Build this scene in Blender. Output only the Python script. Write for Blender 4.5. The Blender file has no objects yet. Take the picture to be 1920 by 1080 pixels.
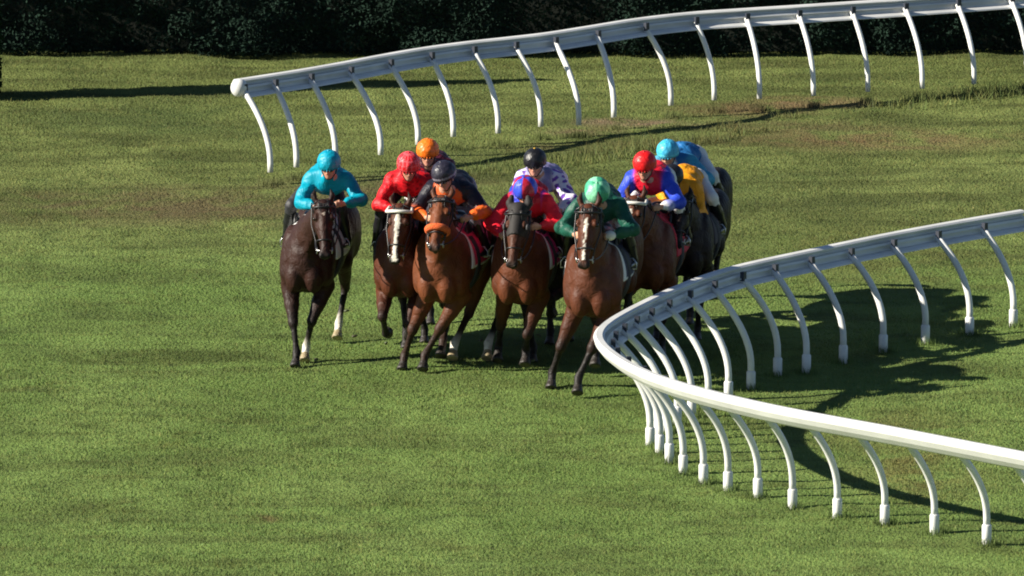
import bpy, math, random
import numpy as np
from mathutils import Vector, Matrix
random.seed(7); RNG = np.random.default_rng(7)
C = bpy.context.scene.collection
R = math.radians

# ---------------------------------------------------------------- camera, sky, sun, exposure
scene = bpy.context.scene
CAM_H, F_PX = 21.0, 20400.0                 # height of the camera platform (m), focal length in px of a 1920 px wide frame
PITCH = math.atan(3350.0 / F_PX)
CAM = Vector((0.0, -CAM_H / math.tan(PITCH), CAM_H))
cd = bpy.data.cameras.new('camera'); cam = bpy.data.objects.new('camera', cd); C.objects.link(cam)
cd.sensor_width = 36; cd.lens = 36 * F_PX / 1920; cd.clip_start = 1; cd.clip_end = 2000
cam.location = CAM; cam.rotation_euler = (math.pi / 2 - PITCH, 0, 0)
scene.camera = cam

SUN_EL, SUN_AZ = R(28.5), R(12.0)            # sun from the left, a little from the camera's side
w = bpy.data.worlds.new('World'); scene.world = w; w.use_nodes = True
nt = w.node_tree; bgn = nt.nodes['Background']
sky = nt.nodes.new('ShaderNodeTexSky'); sky.sky_type = 'NISHITA'; sky.sun_disc = False
sky.sun_elevation = SUN_EL; sky.sun_rotation = R(270) - SUN_AZ
sky.air_density = 0.6; sky.dust_density = 0.15; sky.ozone_density = 1.6      # clear, deep blue air: weak fill in the shade
nt.links.new(sky.outputs[0], bgn.inputs[0]); bgn.inputs[1].default_value = 0.05
sd = bpy.data.lights.new('sun', 'SUN'); sun = bpy.data.objects.new('sun', sd); C.objects.link(sun)
sd.energy = 5.0; sd.angle = R(0.5); sd.color = (1.0, 0.93, 0.80)
to_sun = Vector((-math.cos(SUN_AZ) * math.cos(SUN_EL), -math.sin(SUN_AZ) * math.cos(SUN_EL), math.sin(SUN_EL)))
sun.rotation_euler = to_sun.to_track_quat('Z', 'Y').to_euler(); sun.location = to_sun * 60
vs = scene.view_settings
vs.view_transform = 'Standard'; vs.look = 'None'; vs.gamma = 1; vs.exposure = 1.0; vs.use_curve_mapping = False
scene.render.engine = 'CYCLES'; scene.cycles.filter_width = 1.9

def ray(px, py):
    d = Vector(((px - 960) / F_PX, 1.0, -(py - 540) / F_PX))
    c, s = math.cos(PITCH), math.sin(PITCH)
    return Vector((d.x, c * d.y + s * d.z, -s * d.y + c * d.z))
def at(px, py, z=0.0):                      # a place seen in the photograph -> the point at height z
    d = ray(px, py); t = (z - CAM.z) / d.z
    return CAM + d * t
def at_depth(px, py, Y):
    d = ray(px, py); t = (Y - CAM.y) / d.y
    return CAM + d * t

# ---------------------------------------------------------------- naming helpers
def tag(o, label=None, cat=None, group=None, kind=None):
    if label: o['label'] = label
    if cat: o['category'] = cat
    if group: o['group'] = group
    if kind: o['kind'] = kind
    return o
def link(name, me, mat=None, parent=None, smooth=True):
    if mat is not None: me.materials.append(mat)
    if smooth: me.polygons.foreach_set('use_smooth', np.ones(len(me.polygons), bool))
    o = bpy.data.objects.new(name, me); C.objects.link(o)
    if parent is not None: o.parent = parent
    return o
def np_mesh(name, V, F, col=None):
    me = bpy.data.meshes.new(name)
    V = np.asarray(V, np.float32); F = np.asarray(F, np.int32)
    n = F.shape[1]
    me.vertices.add(len(V)); me.vertices.foreach_set('co', V.ravel())
    me.loops.add(F.size); me.loops.foreach_set('vertex_index', F.ravel())
    me.polygons.add(len(F)); me.polygons.foreach_set('loop_start', np.arange(0, F.size, n, dtype=np.int32))
    if col is not None:
        a = me.color_attributes.new('Col', 'FLOAT_COLOR', 'POINT')
        c4 = np.ones((len(V), 4), np.float32); c4[:, :3] = col
        a.data.foreach_set('color', c4.ravel())
    me.update(calc_edges=True)
    return me

# ---------------------------------------------------------------- materials
def mat(name, color=(.5, .5, .5), rough=.6, attr=False, vary=0.0, vscale=20, bump=0.0, bscale=60, spec=.5, sheen=0.0, metal=0.0, coat=0.0, bdist=.01, aniso=None, subs=0):
    m = bpy.data.materials.new(name); m.use_nodes = True
    t = m.node_tree; N = t.nodes; L = t.links; b = N['Principled BSDF']
    b.inputs['Roughness'].default_value = rough; b.inputs['Specular IOR Level'].default_value = spec
    b.inputs['Metallic'].default_value = metal; b.inputs['Sheen Weight'].default_value = sheen
    b.inputs['Coat Weight'].default_value = coat; b.inputs['Subsurface Weight'].default_value = subs
    b.inputs['Subsurface Scale'].default_value = .01
    tc = N.new('ShaderNodeTexCoord')
    if attr:
        src = N.new('ShaderNodeAttribute'); src.attribute_name = 'Col'; out = src.outputs['Color']
    else:
        src = N.new('ShaderNodeRGB'); src.outputs[0].default_value = (*color, 1); out = src.outputs[0]
    if vary > 0:
        nz = N.new('ShaderNodeTexNoise'); nz.inputs['Scale'].default_value = vscale; nz.inputs['Detail'].default_value = 5
        L.new(tc.outputs['Object'], nz.inputs['Vector'])
        mr = N.new('ShaderNodeMapRange'); mr.inputs[1].default_value = .3; mr.inputs[2].default_value = .7
        mr.inputs[3].default_value = 1 - vary; mr.inputs[4].default_value = 1 + vary
        L.new(nz.outputs[0], mr.inputs[0])
        mm = N.new('ShaderNodeVectorMath'); mm.operation = 'SCALE'
        L.new(out, mm.inputs[0]); L.new(mr.outputs[0], mm.inputs['Scale']); out = mm.outputs[0]
    L.new(out, b.inputs['Base Color'])
    if bump > 0:
        nz = N.new('ShaderNodeTexNoise'); nz.inputs['Scale'].default_value = bscale; nz.inputs['Detail'].default_value = 3
        nz.inputs['Distortion'].default_value = .6
        if aniso:
            mp = N.new('ShaderNodeMapping'); mp.inputs['Scale'].default_value = aniso
            L.new(tc.outputs['Object'], mp.inputs[0]); L.new(mp.outputs[0], nz.inputs['Vector'])
        else: L.new(tc.outputs['Object'], nz.inputs['Vector'])
        bp = N.new('ShaderNodeBump'); bp.inputs['Strength'].default_value = bump; bp.inputs['Distance'].default_value = bdist
        L.new(nz.outputs[0], bp.inputs['Height']); L.new(bp.outputs[0], b.inputs['Normal'])
    return m
M = {}
M['coat'] = mat('horse_coat', rough=.55, attr=True, vary=.26, vscale=6, bump=.7, bscale=11, bdist=.035, spec=.22, sheen=.0)
M['hair'] = mat('horse_hair', rough=.5, attr=True, vary=.3, vscale=30, bump=.8, bscale=60, bdist=.01)
M['silk'] = mat('silk_cloth', rough=.50, attr=True, vary=.08, vscale=6, bump=.8, bscale=7, bdist=.06, spec=.25, sheen=.0)
M['skin'] = mat('skin', rough=.55, attr=True, vary=.08, vscale=30, subs=.05)
M['breeches'] = mat('breeches_cloth', rough=.6, attr=True, bump=.5, bscale=20, bdist=.02)
M['leather'] = mat('black_leather', (.012, .011, .012), .4, vary=.2, vscale=40, bump=.2, bscale=90)
M['boot'] = mat('boot_leather', (.010, .010, .012), .3, vary=.2, vscale=30)
M['cap'] = mat('cap_silk', rough=.42, attr=True, bump=.6, bscale=18, bdist=.02, spec=.45, sheen=.0)
M['goggle'] = mat('goggle_lens', (.012, .012, .015), .12, vary=.1)
M['cloth'] = mat('saddle_cloth', rough=.75, attr=True, bump=.3, bscale=40)
M['whitestrap'] = mat('white_webbing', (.72, .70, .64), .6, vary=.08)
M['sheep'] = mat('orange_sheepskin', (.75, .13, .03), .9, vary=.2, vscale=60, bump=1, bscale=90, bdist=.02)
M['eye'] = mat('horse_eye', (.008, .005, .004), .08, vary=.1)
M['metal'] = mat('steel', (.5, .5, .5), .3, metal=1, vary=.1)
M['plastic'] = mat('white_rail_plastic', (.70, .70, .68), .42, vary=.12, vscale=2.2, bump=.10, bscale=5)
M['bracket'] = mat('dark_bracket', (.03, .035, .05), .5, vary=.2)

# ---------------------------------------------------------------- implicit surfaces: organic shapes grown from bones
def V3(*a): return np.array(a, float)
class Prims:
    def __init__(s): s.p = []
    def cone(s, a, b, ra, rb, k=.03, sq=(1, 1, 1), col=None, colb=None, tag=''):
        s.p.append(dict(t='c', a=np.array(a, float), b=np.array(b, float), ra=ra, rb=rb, k=k, sq=np.array(sq, float), col=col, colb=colb if colb is not None else col, tag=tag)); return s
    def ell(s, c, r, rot=None, k=.04, col=None, tag=''):
        s.p.append(dict(t='e', a=np.array(c, float), r=np.array(r, float), rot=rot, k=k, col=col, colb=col, tag=tag)); return s
    def chain(s, pts, rs, k=.02, **kw):
        for i in range(len(pts) - 1): s.cone(pts[i], pts[i + 1], rs[i], rs[i + 1], k, **kw)
        return s
def pd(p, X, Y, Z):
    if p['t'] == 'c':
        a, b, sq = p['a'], p['b'], p['sq']; ba = b - a
        L2 = max(float(ba @ ba), 1e-9)
        t = np.clip(((X - a[0]) * ba[0] + (Y - a[1]) * ba[1] + (Z - a[2]) * ba[2]) / L2, 0, 1)
        dx = (X - a[0] - t * ba[0]) / sq[0]; dy = (Y - a[1] - t * ba[1]) / sq[1]; dz = (Z - a[2] - t * ba[2]) / sq[2]
        return (np.sqrt(dx * dx + dy * dy + dz * dz) - (p['ra'] + (p['rb'] - p['ra']) * t)) * (sq.min() * .5 + .5), t
    x, y, z = X - p['a'][0], Y - p['a'][1], Z - p['a'][2]
    if p['rot'] is not None:
        m = p['rot']; x, y, z = (m[0, 0] * x + m[1, 0] * y + m[2, 0] * z, m[0, 1] * x + m[1, 1] * y + m[2, 1] * z, m[0, 2] * x + m[1, 2] * y + m[2, 2] * z)
    r = p['r']; k0 = np.sqrt((x / r[0]) ** 2 + (y / r[1]) ** 2 + (z / r[2]) ** 2)
    k1 = np.sqrt((x / r[0] ** 2) ** 2 + (y / r[1] ** 2) ** 2 + (z / r[2] ** 2) ** 2) + 1e-6
    return k0 * (k0 - 1) / k1, np.zeros_like(X)
def pbox(p):
    if p['t'] == 'c':
        rr = max(p['ra'], p['rb']) * p['sq'].max(); return np.minimum(p['a'], p['b']) - rr, np.maximum(p['a'], p['b']) + rr
    rr = p['r'].max() if p['rot'] is not None else p['r']
    return p['a'] - rr, p['a'] + rr
def sdf_mesh(name, P, vox, clip=None, colfn=None, inflate=0.0, blend=.012, disp=None, relax=1):
    prims = P.p; m = .03 + abs(inflate)
    lo = np.min([pbox(p)[0] for p in prims], 0) - m; hi = np.max([pbox(p)[1] for p in prims], 0) + m
    n = np.ceil((hi - lo) / vox).astype(int) + 1
    ax = [(lo[i] + np.arange(n[i]) * vox).astype(np.float32) for i in range(3)]
    D = np.full(tuple(n), .3, np.float32)
    for p in prims:
        a, b = pbox(p); mg = p['k'] + 3 * vox + abs(inflate)
        i0 = np.maximum(((a - mg - lo) / vox).astype(int), 0); i1 = np.minimum(((b + mg - lo) / vox).astype(int) + 2, n)
        X, Y, Z = np.meshgrid(ax[0][i0[0]:i1[0]], ax[1][i0[1]:i1[1]], ax[2][i0[2]:i1[2]], indexing='ij', sparse=True)
        d, _ = pd(p, X, Y, Z); d = (d - inflate).astype(np.float32)
        S = D[i0[0]:i1[0], i0[1]:i1[1], i0[2]:i1[2]]
        k = p['k']; h = np.maximum(k - np.abs(S - d), 0) / k
        D[i0[0]:i1[0], i0[1]:i1[1], i0[2]:i1[2]] = np.minimum(S, d) - h * h * k * .25
    X, Y, Z = np.meshgrid(*ax, indexing='ij', sparse=True)
    if disp is not None: D = D + disp(X, Y, Z).astype(np.float32)
    if clip is not None: D = np.maximum(D, clip(X, Y, Z)).astype(np.float32)
    D[0] = D[-1] = .3; D[:, 0] = D[:, -1] = .3; D[:, :, 0] = D[:, :, -1] = .3
    V, F = surface_nets(D); V = V * vox + lo
    if relax:
        F2 = F; E = np.concatenate([F2[:, [0, 1]], F2[:, [1, 2]], F2[:, [2, 3]], F2[:, [3, 0]]])
        for _ in range(relax):
            S = np.zeros_like(V); c = np.zeros(len(V))
            for q in range(3): S[:, q] = np.bincount(E[:, 0], V[E[:, 1], q], len(V)) + np.bincount(E[:, 1], V[E[:, 0], q], len(V))
            c = np.bincount(E[:, 0], minlength=len(V)) + np.bincount(E[:, 1], minlength=len(V))
            V = V * .5 + .5 * S / np.maximum(c, 1)[:, None]
    best = np.full(len(V), 1e9); W = np.zeros(len(V)); CC = np.zeros((len(V), 3)); near = np.zeros(len(V), int); ds = []
    for i, p in enumerate(prims):
        d, t = pd(p, V[:, 0], V[:, 1], V[:, 2]); ds.append((d, t)); u = d < best; near[u] = i; best = np.minimum(best, d)
    for (d, t), p in zip(ds, prims):
        if p['col'] is None: continue
        ww = np.exp(-np.minimum((d - best) / blend, 30)); c = np.array(p['col'])[None] * (1 - t[:, None]) + np.array(p['colb'])[None] * t[:, None]
        W += ww; CC += ww[:, None] * c
    col = CC / np.maximum(W, 1e-9)[:, None]
    if colfn is not None: col = colfn(V, col, near, prims)
    return np_mesh(name, V, F, col)
def surface_nets(D):
    ins = D < 0; nx, ny, nz = D.shape
    cnt = np.zeros((nx - 1, ny - 1, nz - 1), np.int8)
    for dx in (0, 1):
        for dy in (0, 1):
            for dz in (0, 1): cnt += ins[dx:nx - 1 + dx, dy:ny - 1 + dy, dz:nz - 1 + dz]
    act = (cnt > 0) & (cnt < 8)
    I, J, K = np.nonzero(act); idx = np.full(act.shape, -1, np.int64); idx[I, J, K] = np.arange(len(I))
    base = np.stack([I, J, K], 1); acc = np.zeros((len(I), 3)); num = np.zeros(len(I))
    corners = [(a, b, c) for a in (0, 1) for b in (0, 1) for c in (0, 1)]
    for c0 in corners:
        for axn in range(3):
            if c0[axn]: continue
            c1 = list(c0); c1[axn] = 1
            v0 = D[I + c0[0], J + c0[1], K + c0[2]].astype(float); v1 = D[I + c1[0], J + c1[1], K + c1[2]].astype(float)
            s = (v0 < 0) != (v1 < 0); t = np.where(s, v0 / np.where(s, v0 - v1, 1), 0)
            pt = np.tile(np.array(c0, float), (len(I), 1)); pt[:, axn] += t
            acc[s] += pt[s]; num[s] += 1
    V = base + acc / num[:, None]
    F = []
    for axn in range(3):
        sl0 = [slice(None)] * 3; sl1 = [slice(None)] * 3; sl0[axn] = slice(0, -1); sl1[axn] = slice(1, None)
        a = ins[tuple(sl0)]; b = ins[tuple(sl1)]; ch = a != b
        i, j, k = np.nonzero(ch); P0 = np.stack([i, j, k], 1); o1, o2 = [q for q in range(3) if q != axn]
        ok = (P0[:, o1] > 0) & (P0[:, o2] > 0); P0 = P0[ok]; av = a[i, j, k][ok]
        def cid(d1, d2):
            Q = P0.copy(); Q[:, o1] -= d1; Q[:, o2] -= d2; return idx[Q[:, 0], Q[:, 1], Q[:, 2]]
        q = np.stack([cid(1, 1), cid(0, 1), cid(0, 0), cid(1, 0)], 1)
        flip = av if axn != 1 else ~av
        q[~flip] = q[~flip][:, ::-1]
        F.append(q)
    return V, np.concatenate(F)
def wrinkle(amp, f, seed=0):
    def fn(X, Y, Z):
        return amp * (np.sin(X * f + 2.3 * np.sin(Y * f * .7 + seed) + seed) * np.sin(Z * f * 1.1 + 1.7 * np.sin(X * f * .6) + seed * 2) + .5 * np.sin(Y * f * 1.9 + Z * f * .8 + seed * 3))
    return fn

# ---------------------------------------------------------------- swept tubes
def tube(pts, r, n=8, closed=False, rx=None, up=None):
    pts = [np.array(p, float) for p in pts]; m = len(pts); V = []; F = []
    rs = r if hasattr(r, '__len__') else [r] * m
    N = None
    for i, p in enumerate(pts):
        a = pts[(i - 1) % m] if (closed or i > 0) else p; b = pts[(i + 1) % m] if (closed or i < m - 1) else p
        T = b - a; T /= (np.linalg.norm(T) + 1e-9)
        if N is None:
            ref = np.array(up if up is not None else (0, 0, 1.0)); ref = ref if abs(ref @ T) < .95 else np.array((1.0, 0, 0)); N = ref
        N = N - (N @ T) * T; N /= np.linalg.norm(N); B = np.cross(T, N)
        for j in range(n):
            an = 2 * math.pi * j / n; V.append(p + rs[i] * (math.cos(an) * N + (rx or 1) * math.sin(an) * B))
    segs = m if closed else m - 1
    for i in range(segs):
        for j in range(n):
            a = i * n + j; b = i * n + (j + 1) % n; c = ((i + 1) % m) * n + (j + 1) % n; d = ((i + 1) % m) * n + j
            F.append((a, b, c, d))
    if not closed:
        for s, i in ((1, 0), (-1, m - 1)):
            V.append(pts[i]); ci = len(V) - 1
            for j in range(n):
                q = (ci, i * n + (j + 1) % n, i * n + j, ci) if s == 1 else (ci, i * n + j, i * n + (j + 1) % n, ci)
                F.append(q)
    return V, F
def mesh_vf(name, parts):
    V = []; F = []
    for v, f in parts:
        o = len(V); V += list(v); F += [tuple(dict.fromkeys(i + o for i in q)) for q in f]
    me = bpy.data.meshes.new(name); me.from_pydata([tuple(v) for v in V], [], F); me.update(); return me
def lerp(a, b, t): return a + (b - a) * t
def nrm(v): return v / (np.linalg.norm(v) + 1e-9)
def bez(p0, p1, p2, n): return [p0 * (1 - t) ** 2 + 2 * p1 * t * (1 - t) + p2 * t * t for t in np.linspace(0, 1, n)]
def catmull(P, per):
    P = [2 * P[0] - P[1]] + list(P) + [2 * P[-1] - P[-2]]; out = []
    for i in range(1, len(P) - 2):
        for j in range(per):
            t = j / per; a, b, c, d = P[i - 1], P[i], P[i + 1], P[i + 2]
            out.append(.5 * (2 * b + (c - a) * t + (2 * a - 5 * b + 4 * c - d) * t * t + (3 * b - a - 3 * c + d) * t ** 3))
    out.append(P[-2]); return out

# ---------------------------------------------------------------- the turf
def vnoise(x, y, s, seed):
    x = x * s + 1000; y = y * s + 1000; xi = np.floor(x).astype(np.int64); yi = np.floor(y).astype(np.int64); fx = x - xi; fy = y - yi
    fx = fx * fx * (3 - 2 * fx); fy = fy * fy * (3 - 2 * fy)
    def h(a, b):
        n = (a * 374761393 + b * 668265263 + seed * 1442695) & 0xffffffff
        n = ((n ^ (n >> 13)) * 1274126177) & 0xffffffff; return ((n ^ (n >> 16)) & 0xffff) / 65535.0
    return (h(xi, yi) * (1 - fx) + h(xi + 1, yi) * fx) * (1 - fy) + (h(xi, yi + 1) * (1 - fx) + h(xi + 1, yi + 1) * fx) * fy
near_px = [(1990, 598), (1900, 613), (1818, 629), (1735, 646), (1656, 662), (1581, 681), (1512, 698), (1458, 703), (1408, 727), (1366, 745), (1328, 762), (1297, 779), (1270, 795), (1248, 807), (1232, 820), (1219, 835), (1237, 849), (1255, 865), (1281, 885), (1319, 903), (1365, 918), (1421, 933), (1486, 950), (1570, 971), (1659, 983), (1752, 1002), (1850, 1022), (1950, 1042), (2060, 1064), (2180, 1088)]
far_px = [(507, 345), (556, 337), (629, 325), (714, 311), (784, 294), (850, 279), (934, 270), (1014, 259), (1085, 256), (1151, 242), (1258, 218), (1339, 209), (1424, 208), (1525, 200), (1627, 191), (1729, 187), (1826, 178), (1925, 170), (2030, 162)]
FEET = np.array([(at(*p).x, at(*p).y) for p in near_px + far_px])
BERM = [at(880, 338), at(1000, 318), at(1130, 292), at(1280, 268), at(1420, 240), at(1560, 214), at(1700, 200), at(1900, 176)]
def berm_d(x, y):
    d = np.full(np.shape(x), 1e9)
    for a, b in zip(BERM[:-1], BERM[1:]):
        bx, by = b.x - a.x, b.y - a.y; t = np.clip(((x - a.x) * bx + (y - a.y) * by) / (bx * bx + by * by), 0, 1)
        d = np.minimum(d, np.hypot(x - a.x - t * bx, y - a.y - t * by))
    return d
def gh(x, y):
    x = np.asarray(x, float); y = np.asarray(y, float)
    h = .05 * (vnoise(x, y, .35, 1) - .5) + .035 * (vnoise(x, y, 1.1, 2) - .5) + .028 * (vnoise(x, y, 3.7, 3) - .5)
    return h
def grass_material(name, blades):
    m = bpy.data.materials.new(name); m.use_nodes = True
    t = m.node_tree; N = t.nodes; L = t.links; b = N['Principled BSDF']
    b.inputs['Roughness'].default_value = .65 if blades else .9; b.inputs['Specular IOR Level'].default_value = .25 if blades else .1
    g = N.new('ShaderNodeNewGeometry'); pos = g.outputs['Position']
    def noise(scale, det=4, mapping=(1, 1, 1), rot=0, dist=0):
        mp = N.new('ShaderNodeMapping'); mp.inputs['Scale'].default_value = mapping; mp.inputs['Rotation'].default_value = (0, 0, rot)
        L.new(pos, mp.inputs[0]); nz = N.new('ShaderNodeTexNoise'); nz.inputs['Scale'].default_value = scale; nz.inputs['Detail'].default_value = det
        nz.inputs['Distortion'].default_value = dist; L.new(mp.outputs[0], nz.inputs['Vector']); return nz.outputs[0]
    def rng(v, a, b_, c=0, d=1):
        r = N.new('ShaderNodeMapRange'); r.inputs[1].default_value = a; r.inputs[2].default_value = b_; r.inputs[3].default_value = c; r.inputs[4].default_value = d
        L.new(v, r.inputs[0]); return r.outputs[0]
    def mul(a, b_):
        q = N.new('ShaderNodeMath'); q.operation = 'MULTIPLY'; L.new(a, q.inputs[0])
        if isinstance(b_, float): q.inputs[1].default_value = b_
        else: L.new(b_, q.inputs[1])
        return q.outputs[0]
    def mx(f, a, b_):
        q = N.new('ShaderNodeMixRGB'); L.new(f, q.inputs[0])
        for i, v in ((1, a), (2, b_)):
            if isinstance(v, tuple): q.inputs[i].default_value = (*v, 1)
            else: L.new(v, q.inputs[i])
        return q.outputs[0]
    sep = N.new('ShaderNodeSeparateXYZ'); L.new(pos, sep.inputs[0])
    n1 = noise(.55, 5, (.7, .45, 1), .25, .6); n2 = noise(2.4, 6, (1, .6, 1), .3, .5); n3 = noise(.16, 2)
    col = mx(rng(n1, .38, .64), GREEN_A, GREEN_B)
    # the far turf is drier and more olive than the turf of the bend
    far = rng(sep.outputs[1], 0.5, 5.5)
    col = mx(mul(far, .9), col, mx(rng(n1, .38, .62), OLIVE_A, OLIVE_B))
    col = mx(mul(rng(n2, .52, .72), .55), col, GREEN_D)
    col = mx(mul(rng(noise(1.1, 5, (1, 1.3, 1), -.1, .8), .55, .72), .5), col, (.13, .15, .04))
    st = noise(1.0, 5, (.32, 1.15, 1), .14, .5); st2 = noise(2.6, 3, (.4, 1.1, 1), -.05, .3)
    col = mx(mul(mul(rng(st, .46, .62), rng(far, 0, 1, .55, 1)), .75), col, (.080, .098, .028))
    col = mx(mul(rng(st2, .56, .70), .5), col, (.070, .095, .026))
    col = mx(mul(rng(noise(7, 2, (.7, .8, 1), .4), .66, .74), .65), col, (.060, .075, .028))
    for (px, py, rx, ry, c, s) in PATCHES:      # worn and bare places, and patches of darker green
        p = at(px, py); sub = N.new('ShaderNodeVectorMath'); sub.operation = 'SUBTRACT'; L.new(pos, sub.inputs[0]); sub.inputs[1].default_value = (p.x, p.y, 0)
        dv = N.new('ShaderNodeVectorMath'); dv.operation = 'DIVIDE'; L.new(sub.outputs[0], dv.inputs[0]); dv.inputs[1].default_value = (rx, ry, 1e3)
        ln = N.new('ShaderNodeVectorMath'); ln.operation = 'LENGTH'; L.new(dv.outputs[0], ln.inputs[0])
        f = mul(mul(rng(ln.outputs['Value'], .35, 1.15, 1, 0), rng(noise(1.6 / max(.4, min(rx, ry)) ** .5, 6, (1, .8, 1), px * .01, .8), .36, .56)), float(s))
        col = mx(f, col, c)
    if blades:
        at_ = N.new('ShaderNodeAttribute'); at_.attribute_name = 'Col'
        q = N.new('ShaderNodeMixRGB'); q.blend_type = 'MULTIPLY'; q.inputs[0].default_value = 1; L.new(col, q.inputs[1]); L.new(at_.outputs['Color'], q.inputs[2]); col = q.outputs[0]
        # blades shade mostly like the mat of turf they stand in
        s1 = N.new('ShaderNodeVectorMath'); s1.operation = 'SCALE'; s1.inputs['Scale'].default_value = .45; L.new(g.outputs['Normal'], s1.inputs[0])
        s2 = N.new('ShaderNodeVectorMath'); s2.operation = 'ADD'; L.new(s1.outputs[0], s2.inputs[0]); s2.inputs[1].default_value = (-.12, -.25, .75)
        s3 = N.new('ShaderNodeVectorMath'); s3.operation = 'NORMALIZE'; L.new(s2.outputs[0], s3.inputs[0]); L.new(s3.outputs[0], b.inputs['Normal'])
        tr = N.new('ShaderNodeBsdfTranslucent'); L.new(col, tr.inputs[0]); ms = N.new('ShaderNodeMixShader'); ms.inputs[0].default_value = .3
        L.new(b.outputs[0], ms.inputs[1]); L.new(tr.outputs[0], ms.inputs[2]); L.new(ms.outputs[0], N['Material Output'].inputs[0])
    else:
        q = N.new('ShaderNodeVectorMath'); q.operation = 'SCALE'; q.inputs['Scale'].default_value = .8; L.new(col, q.inputs[0]); col = q.outputs[0]
        bp = N.new('ShaderNodeBump'); bp.inputs['Strength'].default_value = .7; bp.inputs['Distance'].default_value = .05
        L.new(noise(28, 4, (1, .5, 1)), bp.inputs['Height']); L.new(bp.outputs[0], b.inputs['Normal'])
    L.new(col, b.inputs['Base Color'])
    return m
GREEN_A, GREEN_B, GREEN_D = (.144, .222, .054), (.196, .286, .076), (.082, .126, .034)
OLIVE_A, OLIVE_B = (.134, .164, .048), (.198, .236, .072)
BROWN = (.16, .115, .055)
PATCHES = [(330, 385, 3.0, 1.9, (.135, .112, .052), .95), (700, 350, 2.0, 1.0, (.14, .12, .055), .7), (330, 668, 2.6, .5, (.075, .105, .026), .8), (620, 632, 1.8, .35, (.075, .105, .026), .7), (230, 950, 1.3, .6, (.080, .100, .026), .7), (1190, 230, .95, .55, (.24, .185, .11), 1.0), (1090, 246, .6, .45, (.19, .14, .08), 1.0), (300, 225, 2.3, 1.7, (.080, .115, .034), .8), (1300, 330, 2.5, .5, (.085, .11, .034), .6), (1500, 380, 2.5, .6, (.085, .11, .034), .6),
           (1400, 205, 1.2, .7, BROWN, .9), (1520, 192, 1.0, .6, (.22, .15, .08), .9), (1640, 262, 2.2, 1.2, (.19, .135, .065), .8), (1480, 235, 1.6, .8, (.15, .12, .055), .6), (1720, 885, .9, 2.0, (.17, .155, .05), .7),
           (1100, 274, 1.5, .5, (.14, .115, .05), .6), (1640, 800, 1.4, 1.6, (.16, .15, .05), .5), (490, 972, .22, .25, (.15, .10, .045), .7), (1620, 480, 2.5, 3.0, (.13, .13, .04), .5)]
# one sheet to the horizon: fine where the photograph looks, coarse beyond
gx = np.concatenate([np.linspace(-900, -12, 14)[:-1], np.arange(-12, 12.01, .12), np.linspace(12, 900, 14)[1:]])
gy = np.concatenate([np.linspace(-400, -18, 10)[:-1], np.arange(-18, 26.01, .14), np.linspace(26, 1600, 16)[1:]])
XX, YY = np.meshgrid(gx, gy, indexing='ij'); ZZ = gh(XX, YY)
nxg, nyg = XX.shape; ii = (np.arange(nxg - 1)[:, None] * nyg + np.arange(nyg - 1)[None]).ravel()
GF = np.stack([ii, ii + nyg, ii + nyg + 1, ii + 1], 1)
ground = link('ground', np_mesh('ground', np.stack([XX.ravel(), YY.ravel(), ZZ.ravel()], 1), GF), grass_material('turf_soil', False))
tag(ground, kind='structure')
# blades of grass
def blades(n, xlim, ylim, hmin, hmax, wmin, wmax, keep=None):
    x = RNG.uniform(*xlim, n); y = RNG.uniform(*ylim, n)
    vis = np.abs(x) < (y - CAM.y) * 960 / F_PX * 1.06 + .15
    if keep is not None: vis &= keep(x, y)
    x, y = x[vis], y[vis]; n = len(x); z = gh(x, y)
    h = RNG.uniform(hmin, hmax, n) * (.6 + .8 * vnoise(x, y, 1.7, 9)); wd = RNG.uniform(wmin, wmax, n); a = RNG.uniform(0, 2 * np.pi, n); lx = RNG.normal(0, .45, n) * h; ly = RNG.normal(0, .45, n) * h
    cx, cy = np.cos(a) * wd, np.sin(a) * wd
    V = np.empty((n, 3, 3)); V[:, 0] = np.stack([x - cx, y - cy, z - .005], 1); V[:, 1] = np.stack([x + cx, y + cy, z - .005], 1); V[:, 2] = np.stack([x + lx, y + ly, z + h], 1)
    v = RNG.uniform(.90, 1.10, n)[:, None] * np.ones((1, 3)); v[:, 0] *= RNG.uniform(.85, 1.25, n); pale = RNG.uniform(0, 1, n) < .012; v[pale] *= (1.9, 1.7, 2.2)
    return V.reshape(-1, 3), np.repeat(v, 3, 0)
gV = []; gC = []
for args in [(560000, (-7.6, 7.6), (-19, 22), .014, .030, .004, .008), (70000, (-7.6, 7.6), (-19, -4), .018, .036, .004, .007), (12000, (-7.6, 7.6), (-19, 22), .03, .06, .004, .006),
             (60000, (-2, 7.6), (5, 20), .06, .17, .005, .009, lambda x, y: (berm_d(x, y) < .45 * vnoise(x, y, 1.3, 31) + .06) & (vnoise(x, y, .9, 33) > .30))]:
    v, c = blades(*args); gV.append(v); gC.append(c)
fi = RNG.integers(0, len(FEET), 9000); fx, fy = FEET[fi, 0] + RNG.normal(0, .07, 9000), FEET[fi, 1] + RNG.normal(0, .08, 9000)
fz = gh(fx, fy); fh = RNG.uniform(.04, .11, 9000); fa = RNG.uniform(0, 6.28, 9000); FV = np.empty((9000, 3, 3))
FV[:, 0] = np.stack([fx - np.cos(fa) * .005, fy - np.sin(fa) * .005, fz], 1); FV[:, 1] = np.stack([fx + np.cos(fa) * .005, fy + np.sin(fa) * .005, fz], 1)
FV[:, 2] = np.stack([fx + RNG.normal(0, .025, 9000), fy + RNG.normal(0, .025, 9000), fz + fh], 1); gV.append(FV.reshape(-1, 3)); gC.append(np.repeat(RNG.uniform(.7, 1.1, 9000)[:, None] * np.ones((1, 3)), 3, 0))
gV = np.concatenate(gV); gC = np.concatenate(gC)
grass = link('grass', np_mesh('grass', gV, np.arange(len(gV)).reshape(-1, 3), gC), grass_material('grass_blades', True), smooth=False)
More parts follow.
